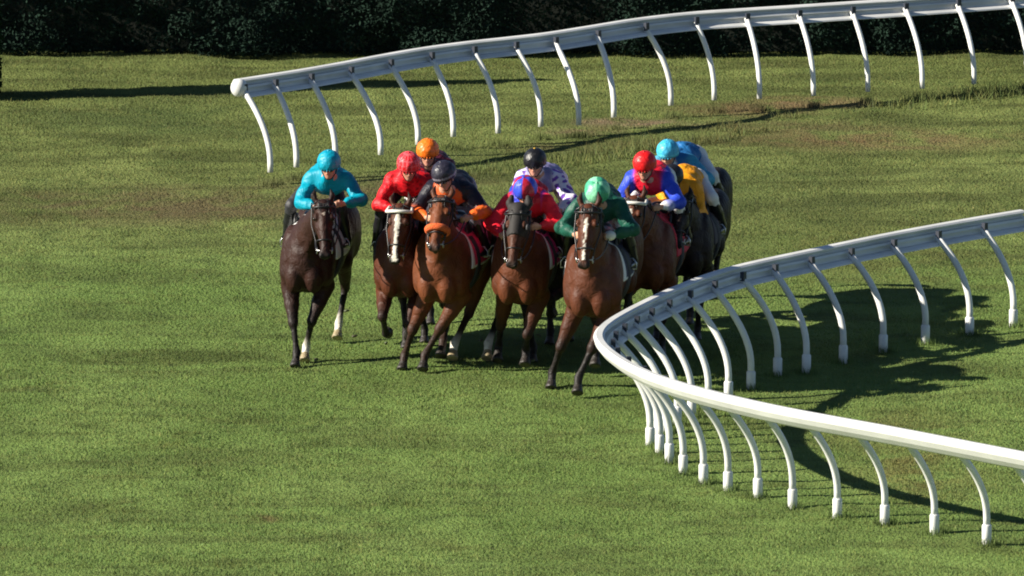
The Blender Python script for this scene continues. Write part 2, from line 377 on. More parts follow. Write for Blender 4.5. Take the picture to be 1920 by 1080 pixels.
tag(grass, 'short mown green turf covering the whole racecourse bend', 'grass', kind='stuff')

# ---------------------------------------------------------------- running rails
def rail(name, base_px, label, group, spare=0, sleeve=True, POST_H=1.065, OVER=.56):
    root = bpy.data.objects.new(name, None); C.objects.link(root); base = [at(*p) for p in base_px]
    org = base[0].copy(); root.location = org; tag(root, label, 'rail', group)
    P = [np.array((p.x - org.x, p.y - org.y, 0)) for p in base]
    n = len(P); T = [nrm(P[min(i + 1, n - 1)] - P[max(i - 1, 0)]) for i in range(n)]
    T = [nrm(T[max(i - 1, 0)] + T[i] + T[min(i + 1, n - 1)]) for i in range(n)]
    Nn = [np.array((-t[1], t[0], 0)) for t in T]
    if Nn[0][0] > 0: Nn = [-q for q in Nn]
    top = [P[i] + Nn[i] * OVER + np.array((0, 0, POST_H + .06)) for i in range(n)]
    for _ in range(2): top = [top[0]] + [top[i] * .5 + (top[i - 1] + top[i + 1]) * .25 for i in range(1, n - 1)] + [top[-1]]
    line = catmull(top, 8)
    # profile of the beam: rounded hood outside, ribbed channel inside (u = outwards, v = up)
    prof = [(-.055, -.075), (.02, -.085), (.065, -.065), (.092, -.02), (.094, .03), (.07, .07), (.02, .092), (-.045, .088), (-.06, .075), (-.04, .062), (.02, .058), (.02, .030), (-.035, .026), (-.035, .006), (.02, .002), (.02, -.040), (-.03, -.044), (-.045, -.055), (-.055, -.062)]
    V = []; F = []; m = len(prof)
    for i, p in enumerate(line):
        t = nrm(line[min(i + 1, len(line) - 1)] - line[max(i - 1, 0)]); o = np.array((-t[1], t[0], 0)); o = nrm(o)
        if o @ Nn[min(i // 8, n - 1)] < 0: o = -o
        for u, v in prof: V.append(p + o * (u + v * .95) + np.array((0, 0, v * 1.30 - .02)))
    for i in range(len(line) - 1):
        for j in range(m): F.append((i * m + j, i * m + (j + 1) % m, (i + 1) * m + (j + 1) % m, (i + 1) * m + j))
    F.append(tuple(range(m))[::-1]); F.append(tuple((len(line) - 1) * m + j for j in range(m)))
    me = bpy.data.meshes.new('rail_beam'); me.from_pydata([tuple(v) for v in V], [], F); me.update()
    beam = link('rail_beam', me, M['plastic'], root)
    for p in beam.data.polygons: p.use_smooth = False
    if spare:                                    # rounded end cap on the free end
        e = line[0]; t = nrm(line[0] - line[1])
        pp = Prims().ell(e + t * .02, (.11, .11, .12), k=.02, col=(1, 1, 1)); link('end_cap', sdf_mesh('end_cap', pp, .015), M['plastic'], root)
    for i in range(n):
        if base_px[i][2:] == (0,): continue
        b = P[i]; zz = float(gh(b[0] + org.x, b[1] + org.y)); b = b + np.array((0, 0, zz)); o = Nn[i]; up = np.array((0, 0, 1.0)); j = random.uniform(-.035, .035)
        a0 = b + up * .18; pts = [b + up * .16] + bez(a0 + up * .1, b + up * (.70 + j), top[i] - o * .05 - up * .02, 12)
        po = link('post', mesh_vf('post', [tube(pts, .040, 10, rx=.85, up=o)]), M['plastic'], root)
        if sleeve: sl = link('post_sleeve', mesh_vf('post_sleeve', [tube([b - up * .12, b + up * .20, b + up * .215], [.052, .052, .043], 12, up=o)]), M['plastic'], po)
        c = top[i] - o * .105
        bt = nrm(np.cross(o, up)); q = [c - bt * .028 - up * .05, c + bt * .028 - up * .05, c + bt * .028 + up * .055, c - bt * .028 + up * .055]
        br = [v + o * .0 for v in q] + [v + o * .05 for v in q]
        link('bracket', mesh_vf('bracket', [(br, [(0, 1, 2, 3), (7, 6, 5, 4), (0, 4, 5, 1), (1, 5, 6, 2), (2, 6, 7, 3), (3, 7, 4, 0)])]), M['bracket'], po, smooth=False)
    return root
rail('running_rail', near_px, 'white plastic running rail bending round the inside of the turn, nearest the camera', 'curved running rails')
rail('running_rail', far_px, 'white plastic running rail behind the riders, with a free rounded end at its left', 'curved running rails', spare=1, sleeve=False, POST_H=1.12, OVER=.52)

# ---------------------------------------------------------------- hedge along the top, unseen tree shape added past the left edge for its shadow
def leafy(n, pts_fn, size, colr):
    c = pts_fn(n); nrmv = RNG.normal(size=(n, 3)); nrmv /= np.linalg.norm(nrmv, axis=1)[:, None]
    a = np.cross(nrmv, RNG.normal(size=(n, 3))); a /= np.linalg.norm(a, axis=1)[:, None]; b = np.cross(nrmv, a); s = RNG.uniform(.6, 1.3, n)[:, None] * size
    V = np.stack([c - a * s, c + b * s * .45, c + a * s, c - b * s * .45], 1).reshape(-1, 3)
    cl = np.repeat(np.array(colr)[None] * RNG.uniform(.6, 1.4, n)[:, None], 4, 0)
    return V, np.arange(4 * n).reshape(-1, 4), cl
M['leaf'] = mat('dark_leaves', attr=True, rough=.9, spec=.05, vary=.2, vscale=2)
M['bark'] = mat('bark', (.06, .045, .03), .9, vary=.3, bump=.6, bscale=30)
hy = at(960, 104).y
def hedge_pts(n):
    x = RNG.uniform(-14, 14, n); z = RNG.uniform(0, 2.3, n) ** 1.0; d = .35 * (vnoise(x, z + 5, 1.1, 51) - .5) + .30 * (vnoise(x, z + 5, 3.1, 52) - .5) + .1 * np.sin(x * 2.1) + RNG.exponential(.06, n)
    y = hy + d + .1 - .25 * (1 - np.exp(-z * 3)) + .0 * x; return np.stack([x, y, z], 1)
v, f, c = leafy(130000, hedge_pts, .032, (.014, .028, .020))
core = []
hroot = link('hedge', np_mesh('hedge', v, f, c), M['leaf'], smooth=False)
tag(hroot, 'dark green hedge running across the top edge behind the turf', 'hedge')
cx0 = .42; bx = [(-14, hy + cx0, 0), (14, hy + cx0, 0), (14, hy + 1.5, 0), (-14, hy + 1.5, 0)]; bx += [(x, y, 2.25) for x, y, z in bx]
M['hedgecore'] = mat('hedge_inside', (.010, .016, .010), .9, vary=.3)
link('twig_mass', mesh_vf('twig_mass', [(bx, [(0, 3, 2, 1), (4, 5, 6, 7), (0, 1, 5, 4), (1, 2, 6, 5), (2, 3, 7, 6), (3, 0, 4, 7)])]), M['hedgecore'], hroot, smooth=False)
# ---- tree shape out of view, added to cast a long tapering shadow
tp = at(-60, 184)
troot = bpy.data.objects.new('shadow_tree', None); C.objects.link(troot); troot.location = tp
tag(troot, 'unseen slim conifer shape added beyond the left edge to cast the long shadow across the far turf', 'shadow caster')
link('trunk', mesh_vf('trunk', [tube([(0, 0, -.1), (0.02, 0, 2.4), (0, .02, 3.9)], [.12, .08, .02], 8)]), M['bark'], troot)
def tree_pts(n):
    z = RNG.uniform(.1, 4.3, n); r = (.42 * (1 - (z / 4.4) ** 4) + .03) * np.sqrt(RNG.uniform(.1, 1, n)); a = RNG.uniform(0, 2 * np.pi, n); return np.stack([r * np.cos(a), r * np.sin(a), z], 1)
v, f, c = leafy(16000, tree_pts, .05, (.02, .045, .018))
link('crown', np_mesh('crown', v, f, c), M['leaf'], troot, smooth=False)

exec_horses = True
def LOG(*a):
    pass
# ---------------------------------------------------------------- horses
def ik(a, c, l1, l2, bend):
    """middle joint of a two-bone limb from a to c (a and c may be pulled together), bending towards 'bend'"""
    v = c - a; d = np.linalg.norm(v)
    if d > (l1 + l2) * .995:
        c = a + v / d * (l1 + l2) * .995; v = c - a; d = np.linalg.norm(v)
    if d < abs(l1 - l2) + .02: d = abs(l1 - l2) + .02
    x = (l1 * l1 - l2 * l2 + d * d) / (2 * d); h = math.sqrt(max(l1 * l1 - x * x, 0)); u = nrm(v)
    b = bend - (bend @ u) * u
    return a + u * x + nrm(b) * h, c
BLACK = (.014, .011, .010); WHITE = (.62, .58, .50)
def make_horse(spec):
    yaw = R(spec['yaw']); cy, sy = math.cos(yaw), math.sin(yaw)
    S = spec.get('scale', 1.0)
    poll = V3(spec.get('neckx', 0), spec.get('polly', -1.10), spec.get('pollz', 1.90))
    # place the horse so that its poll stands where the photograph shows it
    pw = at(*spec['poll'], poll[2] * S)
    ox = S * (poll[0] * cy - poll[1] * sy); oy = S * (poll[0] * sy + poll[1] * cy)
    loc = Vector((pw.x - ox, pw.y - oy, 0.0))
    def local(p): dx, dy = p[0] - loc.x, p[1] - loc.y; return V3((dx * cy + dy * sy) / S, (-dx * sy + dy * cy) / S, p[2] / S)
    coat = np.array(spec['coat']); dark = np.array(spec.get('points', BLACK)); belly = coat * spec.get('bellyf', .8)
    P = Prims()
    co = dict(col=coat)
    P.ell((0, -.12, 1.13), (.325, .60, .37), k=.08, col=coat); P.ell((0, .30, 1.18), (.305, .48, .295), k=.08, col=coat)
    P.ell((0, -.52, 1.12), (.26, .34, .385), k=.08, col=coat)
    P.cone((0, -.50, 1.50), (0, .0, 1.455), .075, .06, .08, col=coat); P.cone((0, 0, 1.43), (0, .70, 1.47), .08, .10, .08, col=coat)
    for s in (-1, 1):
        P.ell((s * .18, -.50, 1.15), (.105, .20, .31), k=.03, col=coat); P.ell((s * .19, -.60, .97), (.095, .14, .15), k=.04, col=coat)
        P.ell((s * .10, -.735, .94), (.105, .12, .175), k=.018, col=coat)
        P.ell((s * .16, .62, 1.30), (.185, .34, .25), k=.06, col=coat); P.ell((s * .175, .80, 1.15), (.15, .22, .28), k=.06, col=coat)
    # neck
    base = V3(0, -.50, 1.27); mid = V3(poll[0] * .35, -.80, 1.50)
    npts = bez(base, mid, poll + V3(0, .03, -.06), 7); nr = [.27, .235, .20, .172, .15, .13, .112]; nsx = [.74, .70, .66, .66, .68, .72, .78]
    for i in range(6): P.cone(npts[i], npts[i + 1], nr[i], nr[i + 1], .05, (nsx[i], 1, 1), col=coat)
    P.chain([V3(0, -.74, 1.10), lerp(npts[3], npts[4], 0) + V3(0, -.10, -.12), npts[6] + V3(0, -.05, -.06)], [.06, .05, .05], .025, col=coat * .95)
    # head frame: u down the face, n out of the forehead, w to the side
    hp = R(spec.get('headpitch', 48)); hy_ = R(spec.get('headyaw', 0)); roll = R(spec.get('headroll', 0))
    u = V3(math.sin(hy_) * math.cos(hp), -math.cos(hy_) * math.cos(hp), -math.sin(hp)); wv = nrm(np.cross(u, V3(0, 0, 1))) * -1.0
    n = nrm(np.cross(wv, u)); n = n if n[2] > 0 else -n
    if roll: wv, n = wv * math.cos(roll) + n * math.sin(roll), n * math.cos(roll) - wv * math.sin(roll)
    RT = np.stack([u, n, wv], 1)
    hs = 1.06
    def H(a, b, c=0): return poll + u * a * hs + n * b * hs + wv * c * hs * 1.14
    fc = np.array(spec.get('face', coat))
    P.cone(H(.03, 0), H(.30, .0), .088, .064, .04, col=coat, colb=fc); P.cone(H(.04, .03), H(.50, .018), .055, .043, .03, col=fc)
    for s in (-1, 1):
        P.ell(H(.19, -.055, s * .045), (.135, .085, .042), RT, .03, col=fc); P.ell(H(.15, .045, s * .070), (.045, .026, .024), RT, .02, col=fc)
        P.cone(H(.20, -.01, s * .055), H(.44, -.005, s * .033), .022, .016, .02, col=fc)
        P.ell(H(.555, .012, s * .034), (.034, .032, .022), RT, .012, col=dark * 1.4)
        e0 = H(-.015, -.005, s * .055); e1 = H(-.10, .005, s * .082); e2 = H(-.185, .018, s * .062)
        P.cone(e0, e1, .024, .031, .02, col=coat * .8); P.cone(e1, e2, .030, .006, .01, col=dark * .9 + coat * .1)
    P.cone(H(.20, -.10), H(.47, -.055), .045, .028, .03, col=fc); P.ell(H(.52, -.008), (.075, .05, .052), RT, .03, col=spec.get('muzzle', dark * .7 + fc * .3))
    P.ell(H(.535, -.062), (.045, .025, .034), RT, .012, col=spec.get('muzzle', dark * .7 + fc * .3))
    # legs
    low = dark; legs = spec['legs']; socks = spec.get('socks', {}); hooves = []
    for nm, s in (('fr', -1), ('fl', 1), ('hr', -1), ('hl', 1)):
        front = nm[0] == 'f'; L_ = legs[nm]; sock = socks.get(nm)
        if L_[0] == 'p':
            q = at(L_[1], L_[2], L_[3]); hoof = local(q)
            if abs(hoof[0]) > .5 or (front and not -1.5 < hoof[1] < 0): LOG('HOOF', spec['name'], nm, hoof)
            folded = False; fl = hoof + V3(0, .10, .14)
        elif L_[0] == 'g': hoof = V3(L_[1], L_[2], L_[3]); folded = False; fl = hoof + V3(0, .09, .15)
        else: fl = V3(*L_[1:4]); folded = True
        if front:
            el = V3(s * .18, -.47 + .18 * max(-1, min(1, (fl[1] + .55) / .5)), .81); kn, fl2 = ik(el, fl, .42, .32, V3(0, -1, .15))
            P.cone(V3(s * .18, -.58, 1.08), el, .14, .105, .05, (.75, 1, 1), col=coat); P.cone(el, lerp(el, kn, .5), .104, .078, .03, col=coat, colb=coat * .8 + dark * .2)
            P.cone(lerp(el, kn, .5), kn, .078, .050, .02, col=coat * .8 + dark * .2, colb=low * .75 + coat * .25); P.ell(kn, (.054, .058, .065), None, .02, col=low * .8 + coat * .2)
            P.cone(kn, lerp(kn, fl2, .85), .043, .035, .015, (.85, 1, 1), col=low if sock is None or sock < .5 else WHITE); jr = .045
        else:
            hip = V3(s * .17, .72, 1.32); st = V3(s * .195, .48 + .12 * max(-1, min(1, (fl[1] - .5) / .6)), .93); hk, fl2 = ik(st, fl, .47, .40, V3(0, 1, .1))
            P.cone(hip, st, .19, .12, .06, (.7, 1, 1), col=coat); P.cone(V3(s * .15, .84, 1.15), lerp(st, hk, .35), .14, .085, .05, (.7, 1, 1), col=coat)
            P.cone(st, lerp(st, hk, .55), .12, .076, .04, (.75, 1, 1), col=coat, colb=coat * .8 + dark * .2)
            P.cone(lerp(st, hk, .5), hk, .076, .050, .02, col=coat * .8 + dark * .2, colb=low * .75 + coat * .25); P.ell(hk + V3(0, .012, 0), (.048, .062, .065), None, .02, col=low * .8 + coat * .2)
            P.cone(hk + V3(0, .03, .05), lerp(hk, fl2, .3), .02, .025, .02, col=low); P.cone(hk, lerp(hk, fl2, .85), .045, .037, .015, (.85, 1, 1), col=low); jr = .047
        P.cone(lerp(kn if front else hk, fl2, .82), fl2, .036, jr, .015, col=WHITE if sock else low)
        if folded:
            up_ = nrm(fl2 - (kn if front else hk)); pd_ = nrm(up_ * .5 + V3(0, .75, .25))
        elif L_[0] == 'g' or L_[0] == 'p': pd_ = nrm(hoof - fl)
        ph = fl2 + pd_ * .095; hf = fl2 + pd_ * .165
        P.cone(fl2, ph, .042, .042, .012, col=WHITE if sock else low); 
        hooves.append((ph, hf, pd_, nm, socks.get(nm)))
    ow, pf = spec.get('white', ''), []
    def colfn(V, col, near, prims):
        rel = V - poll; a = rel @ u / hs; b = rel @ n / hs; c = rel @ wv / hs
        head = (a > -.02) & (a < .62) & (b > .0)
        nz = .004 * np.sin(a * 60) + .003 * np.sin(a * 131 + 1)
        def put(mask, cl, al=1.0): col[mask] = col[mask] * (1 - al) + np.array(cl) * al
        if ow == 'blaze': put(head & (np.abs(c + nz) < np.interp(a, [.07, .12, .2, .3, .45, .55], [0, .030, .027, .016, .020, .03])) & (a > .07) & (a < .57), WHITE)
        if ow == 'stripe': put(head & (np.abs(c + nz) < np.interp(a, [.11, .15, .2, .3, .42, .5], [.004, .018, .016, .007, .008, .016])) & (a > .10) & (a < .52), WHITE)
        if ow == 'star': put(head & ((c / .02) ** 2 + ((a - .15) / .035) ** 2 < 1), WHITE); put(head & (a > .46) & (np.abs(c) < .045) & (b > -.01), WHITE)
        if ow == 'snip': put(head & ((c / .013) ** 2 + ((a - .13) / .022) ** 2 < 1), (.4, .32, .26))
        put((a > .535) & (a < .60) & (((np.abs(c) - .038) / .014) ** 2 + ((a - .565) / .018) ** 2 < 1) & (b > -.02), (.004, .003, .003))
        put((a > .50) & (a < .62) & (np.abs(b + .042) < .006), (.006, .004, .004))
        return np.clip(col, 0, 1)
    body = link('racehorse', sdf_mesh('racehorse', P, .0165, colfn=colfn, relax=1), M['coat'])
    body.location = loc; body.rotation_euler = (0, 0, yaw); body.scale = (S, S, S)
    tag(body, spec['label'], 'horse', 'racehorses galloping in the field')
    for ph, hf, pd_, nm, sk in hooves:
        q = Prims().cone(ph + pd_ * .005, hf, .044, .060, .005, col=(.025, .02, .017) if not sk else (.30, .24, .14))
        toe = hf + nrm(V3(0, -1, 0) - pd_ * (V3(0, -1, 0) @ pd_)) * .02; q.cone(hf, toe, .056, .050, .01, col=(.025, .02, .017) if not sk else (.3, .24, .14))
        link('hoof', sdf_mesh('hoof', q, .011, clip=lambda X, Y, Z, hf=hf, pd_=pd_: (X - hf[0]) * pd_[0] + (Y - hf[1]) * pd_[1] + (Z - hf[2]) * pd_[2] - .012), M['hair'], body)
    for s in (-1, 1):
        link('eye', sdf_mesh('eye', Prims().ell(H(.165, .033, s * .082), (.026, .021, .018), RT, .01, col=(.01, .006, .005)), .007), M['eye'], body)
    # mane, forelock and tail
    q = Prims(); mc = np.array(spec.get('mane', BLACK))
    side = spec.get('maneside', 1)
    for i in range(34):
        t = i / 33 * .97; j = t * 6; i0 = min(int(j), 5); f = j - i0; c0 = lerp(npts[i0], npts[i0 + 1], f); r0 = lerp(nr[i0], nr[i0 + 1], f)
        ax = nrm(npts[i0 + 1] - npts[i0]); upn = nrm(np.cross(ax, V3(-1, 0, 0))); upn = upn if upn[2] > 0 else -upn
        a = c0 + upn * r0 * .97; ln = random.uniform(.09, .16); e = a + V3(side * random.uniform(.05, .09), random.uniform(.03, .08), random.uniform(-.05, .03)) + upn * .02
        e2 = e + V3(side * random.uniform(0, .05), random.uniform(.04, .10), -ln * .6); q.chain([a - upn * .02, e, e2], [.020, .015, .004], .008, col=mc)
    for i in range(5):
        c = (i - 2) * .018; q.chain([H(-.03, .03, c), H(.03, .082, c * 1.2), H(.11 + random.uniform(0, .04), .078, c * 1.3)], [.014, .012, .004], .008, col=mc)
    link('mane', sdf_mesh('mane', q, .010, blend=.01), M['hair'], body)
    q = Prims(); sw = spec.get('tailx', 0)
    for i in range(12):
        a = V3(random.uniform(-.02, .02), .98, 1.42); rx, rz = random.uniform(-.09, .09), random.uniform(-.12, .08)
        q.chain([a, V3(sw * .2 + rx * .4, 1.14, 1.36 + rz * .3), V3(sw * .6 + rx, 1.32, 1.10 + rz), V3(sw + rx * 1.4, 1.46, .82 + rz * 1.6)], [.035, .035, .028, .006], .015, col=mc)
    link('tail', sdf_mesh('tail', q, .016), M['hair'], body)
    # tack
    T = Prims(); [T.p.append(p) for p in P.p[:16]]
    cc = np.array(spec.get('cloth', (.75, .73, .70))); edge = np.array(spec.get('edge', (.78, .76, .74)))
    def clothcol(V, col, near, prims):
        col[:] = cc; m = (V[:, 2] < 1.12) | (V[:, 1] < -.39) | (V[:, 1] > .20); col[m] = edge; return col
    link('saddle_cloth', sdf_mesh('saddle_cloth', T, .017, inflate=.016, clip=lambda X, Y, Z: np.maximum(np.maximum(-.43 - .15 * (1.3 - Z) - Y, Y - .24), 1.08 - Z), colfn=clothcol), M['cloth'], body)
    link('girth', sdf_mesh('girth', T, .017, inflate=.024, clip=lambda X, Y, Z: np.maximum(np.maximum(-.33 - Y, Y + .24), Z - 1.4)+0*X, colfn=lambda V, col, n_, p_: col * 0 + np.array(spec.get('girth', (.03, .03, .035)))), M['cloth'], body)
    q = Prims().ell((0, -.05, 1.52), (.13, .22, .05), k=.03, col=BLACK).cone((0, -.24, 1.56), (0, -.16, 1.55), .05, .04, .03, col=BLACK).cone((0, .10, 1.55), (0, .18, 1.56), .08, .05, .03, (1.3, 1, .6), col=BLACK)
    for s in (-1, 1): q.ell((s * .19, -.18, 1.40), (.03, .13, .15), k=.03, col=BLACK)
    link('saddle', sdf_mesh('saddle', q, .015), M['leather'], body)
    def ring(a, b0, rb, rc, tilt=0.0, k=18): return [H(a + tilt * math.cos(x), b0 + rb * math.cos(x), rc * math.sin(x)) for x in np.linspace(0, 2 * math.pi, k, endpoint=False)]
    br = [tube(ring(.385, -.022, .088, .066, .02), .0085, 6, True), tube([H(-.03, -.03, -.098), H(.04, .03, -.108), H(.06, .088, -.05), H(.065, .10, 0), H(.06, .088, .05), H(.04, .03, .108), H(-.03, -.03, .098)], .010, 6)]
    for s in (-1, 1): br.append(tube([H(-.03, .05, s * .03), H(.0, 0, s * .10), H(.2, -.03, s * .108), H(.38, -.02, s * .076), H(.475, -.03, s * .062)], .0075, 6)); br.append(tube([H(0, 0, s * .10), H(.12, -.12, s * .07), H(.14, -.155, 0)], .007, 6))
    bm_ = M['whitestrap'] if spec.get('whitebridle') else M['leather']
    bridle = link('bridle', mesh_vf('bridle', [br[0]] + br[2:]), bm_ if spec.get('whitebridle') == 2 else M['leather'], body)
    bb = br[1] if not spec.get('whitebridle') else tube([H(-.03, -.03, -.098), H(.04, .03, -.112), H(.06, .092, -.055), H(.065, .106, 0), H(.06, .092, .055), H(.04, .03, .112), H(-.03, -.03, .098)], .018, 8)
    link('browband', mesh_vf('browband', [bb]), bm_, bridle)
    link('bit', mesh_vf('bit', [tube([H(.485 + .03 * math.cos(x), -.03 + .03 * math.sin(x), s * .066) for x in np.linspace(0, 2 * math.pi, 10, endpoint=False)], .006, 5, True) for s in (-1, 1)] + [tube([H(.485, -.03, -.066), H(.485, -.03, .066)], .007, 5)]), M['metal'], bridle)
    if spec.get('sheep'): link('noseband', mesh_vf('noseband', [tube(ring(.33, -.02, .095, .082, .02, 20), .037, 10, True)]), M['sheep'], bridle)
    if spec.get('hood'):
        q = Prims(); [q.p.append(p) for p in P.p if p['tag'] == '' and False]
        q.cone(H(-.01, 0), H(.26, .0), .098, .080, .03, col=BLACK); q.cone(H(.02, .03), H(.27, .03), .064, .062, .03, col=BLACK)
        for s in (-1, 1):
            q.ell(H(.16, -.05, s * .05), (.12, .088, .05), RT, .03, col=BLACK); e0 = H(-.015, -.005, s * .06); q.chain([e0, H(-.09, .005, s * .080), H(-.15, .015, s * .07)], [.034, .038, .028], .02, col=BLACK)
            q.ell(H(.17, .03, s * .098), (.04, .035, .018), RT, .01, col=(.05, .05, .055))
        link('hood', sdf_mesh('hood', q, .012, clip=lambda X, Y, Z: ((X - poll[0]) * u[0] + (Y - poll[1]) * u[1] + (Z - poll[2]) * u[2]) / hs - .27), M['cloth'], body)
    if spec.get('breast'):
        link('breastplate', mesh_vf('breastplate', [tube([V3(s * .25, -.35, 1.32), V3(s * .24, -.62, 1.20), V3(s * .12, -.83, 1.10), V3(0, -.865, 1.06)], .010, 6) for s in (-1, 1)]), M['leather'], body)
    spec.update(loc=loc, yawr=yaw, S=S, local=local, body=body, H=H, poll_=poll)
    return body

# ---------------------------------------------------------------- jockeys
SKIN = np.array((.50, .26, .17)); SKIN_D = np.array((.22, .11, .07))
def make_jockey(spec):
    loc, yaw, S = spec['loc'], spec['yawr'], spec['S']; j = spec['jockey']
    lean = j.get('lean', 0.0)
    hdy = j.get('heady', -.56); cyw = math.cos(yaw); syw = math.sin(yaw)
    # the helmet stands where the photograph shows it, at the depth of the rider's place on the horse
    hx0 = 0.0
    for _ in range(3):
        wy = loc.y + S * (hx0 * syw + hdy * cyw); q = at_depth(*j['cap'], wy); hl = spec['local'](q); hx0 = hl[0]
    hz0 = hl[2]; LOG('JOCKEY', spec['name'], 'head local', round(hx0, 3), round(hdy, 3), round(hz0, 3))
    dx = max(-.3, min(.3, hx0)); hz = max(1.76, min(2.25, hz0)); dz = hz - 2.08
    hd = V3(dx, hdy, hz)
    fp = R(j.get('facepitch', 12)); fy = R(j.get('faceyaw', 0)); f = V3(math.sin(fy) * math.cos(fp), -math.cos(fy) * math.cos(fp), -math.sin(fp)); wv = nrm(np.cross(f, V3(0, 0, 1))) * -1.0; upv = nrm(np.cross(wv, f)); upv = upv if upv[2] > 0 else -upv
    wv = np.cross(f, upv) ; wv = wv if wv[0] > 0 else -wv
    rl = R(j.get('headroll', 0)); wv, upv = wv * math.cos(rl) - upv * math.sin(rl), upv * math.cos(rl) + wv * math.sin(rl)
    RT = np.stack([f, upv, wv], 1)
    def H(a, b, c=0): return hd + f * a + upv * b + wv * c
    skin = SKIN if not j.get('darkskin') else SKIN_D
    hips = V3(dx * .25, hdy + .68, 1.86 + dz * .5 + j.get('hipz', 0)); waist = V3(dx * .5, hdy + .48, 1.92 + dz * .6 + j.get('hipz', 0) * .6); chest = V3(dx * .8, hdy + .26, 1.91 + dz * .8); nb = V3(dx * .92, hdy + .13, 1.955 + dz)
    B = Prims()
    B.cone(hips + V3(-.06, 0, 0), hips + V3(.06, 0, 0), .12, .12, .04, col=skin); B.cone(hips, waist, .12, .115, .05, (1.15, 1, 1), col=skin); B.cone(waist, chest, .12, .135, .05, (1.2, 1, .95), col=skin); B.cone(chest, nb, .12, .07, .05, (1.3, 1, 1), col=skin)
    B.cone(nb, hd + V3(0, .03, -.05), .058, .055, .03, col=skin)
    # head and face
    B.ell(H(-.01, .02), (.098, .105, .077), RT, .02, col=skin); B.ell(H(.035, -.045), (.060, .068, .056), RT, .02, col=skin); B.ell(H(.072, -.088), (.026, .022, .028), RT, .02, col=skin)
    B.cone(H(.088, .005), H(.112, -.030), .010, .014, .012, col=skin * (1.1, .95, .9)); B.ell(H(.098, -.036), (.013, .010, .018), RT, .008, col=skin * (1.1, .9, .85))
    B.ell(H(.085, .018), (.014, .010, .048), RT, .012, col=skin); B.ell(H(.087, -.062), (.010, .006, .022), RT, .006, col=(.42, .14, .11)); B.ell(H(.086, -.072), (.010, .006, .018), RT, .006, col=(.42, .15, .12))
    for s in (-1, 1): B.ell(H(.062, -.022, s * .040), (.022, .022, .020), RT, .015, col=skin * (1.1, .9, .85)); B.ell(H(-.012, -.015, s * .079), (.017, .030, .010), RT, .008, col=skin); B.ell(H(.087, .002, s * .030), (.008, .007, .012), RT, .004, col=(.03, .02, .02))
    hands = {}; arms = {}
    for s in (-1, 1):
        k = 'r' if s < 0 else 'l'
        sh = chest + V3(s * .185, -.03, .005)
        hand = V3(*j.get('hand_' + k, (s * .15 + dx * .3, hdy - .13, 1.64)))
        if ('handpx_' + k) in j:
            px, py = j['handpx_' + k]; hy2 = hdy - .13; hxx = s * .15
            for _ in range(3):
                wy = loc.y + S * (hxx * syw + hy2 * cyw); q = spec['local'](at_depth(px, py, wy)); hxx = q[0]
            hand = V3(max(-.42, min(.42, q[0])), hy2, max(1.45, min(1.95, q[2])))
        el, hand = ik(sh, hand, .30, .27, V3(s * j.get('elbow', .75), .15, -.45))
        B.cone(chest + V3(s * .10, -.01, .01), sh, .075, .058, .04, col=skin); B.cone(sh, el, .052, .040, .02, col=skin); B.cone(el, hand, .040, .026, .015, col=skin)
        # hand: palm, four curled fingers and a thumb closed round the rein
        fd = nrm(hand - el); inn = nrm(V3(-s, 0, 0) - fd * (V3(-s, 0, 0) @ fd)); dn = nrm(np.cross(fd, inn)); dn = dn if dn[2] < 0 else -dn
        pc = hand + fd * .045; B.ell(pc, (.042, .036, .016), np.stack([fd, dn, inn], 1), .012, col=skin)
        for i_ in range(4):
            k0 = hand + fd * .078 + dn * (-.027 + .018 * i_) ; ln = (.034, .037, .035, .028)[i_]
            B.chain([k0, k0 + fd * ln * .75 + inn * .008, k0 + fd * ln * .75 + inn * (.010 + ln * .7), k0 + fd * .004 + inn * (.014 + ln * .7)], [.0095, .009, .0085, .0075], .004, col=skin)
        t0 = hand + fd * .03 - dn * .03; B.chain([t0, t0 + fd * .03 - dn * .012 + inn * .012, t0 + fd * .05 - dn * .002 + inn * .026], [.011, .010, .008], .005, col=skin)
        hands[k] = pc + inn * .02; arms[k] = (sh, el, hand, fd)
    LG = {}
    for s in (-1, 1):
        k = 'r' if s < 0 else 'l'; hj = hips + V3(s * .09, -.02, -.02); an = V3(s * .335, -.02, 1.24); kn, _ = ik(hj, an, .42, .43, V3(s * .22, -1, .25)); kn[0] = s * max(abs(kn[0]), .24)
        to = an + V3(-s * .02, -.19, -.045)
        B.cone(hj, kn, .088, .058, .03, col=skin); B.cone(kn, lerp(kn, an, .45), .054, .052, .02, col=skin); B.cone(lerp(kn, an, .45), an, .052, .036, .02, col=skin); B.cone(an + V3(0, .04, -.04), to, .034, .026, .02, (1, 1, .8), col=skin); LG[k] = (hj, kn, an, to)
    body = link('person', sdf_mesh('person', B, .0095, relax=1), M['skin'])
    body.location = loc; body.rotation_euler = (0, 0, yaw); body.scale = (S, S, S)
    tag(body, j['label'], 'jockey', 'jockeys riding in the race')
    # silks
    sh_ = Prims(); c_b, c_s, c_c = (np.array(c, float) for c in (j['body'], j['sleeve'], j.get('cuff', j['sleeve'])))
    sh_.cone(lerp(hips, waist, .05), waist, .140, .150, .05, (1.12, 1, 1), col=c_b, tag='b'); sh_.cone(waist, chest, .155, .165, .05, (1.2, 1, .95), col=c_b, tag='b'); sh_.cone(chest, nb + V3(0, .03, -.01), .155, .085, .05, (1.3, 1, 1), col=c_b, tag='b')
    sh_.cone(nb, lerp(nb, hd, .35), .074, .068, .02, col=np.array(j.get('collar', j['body']), float), tag='k')
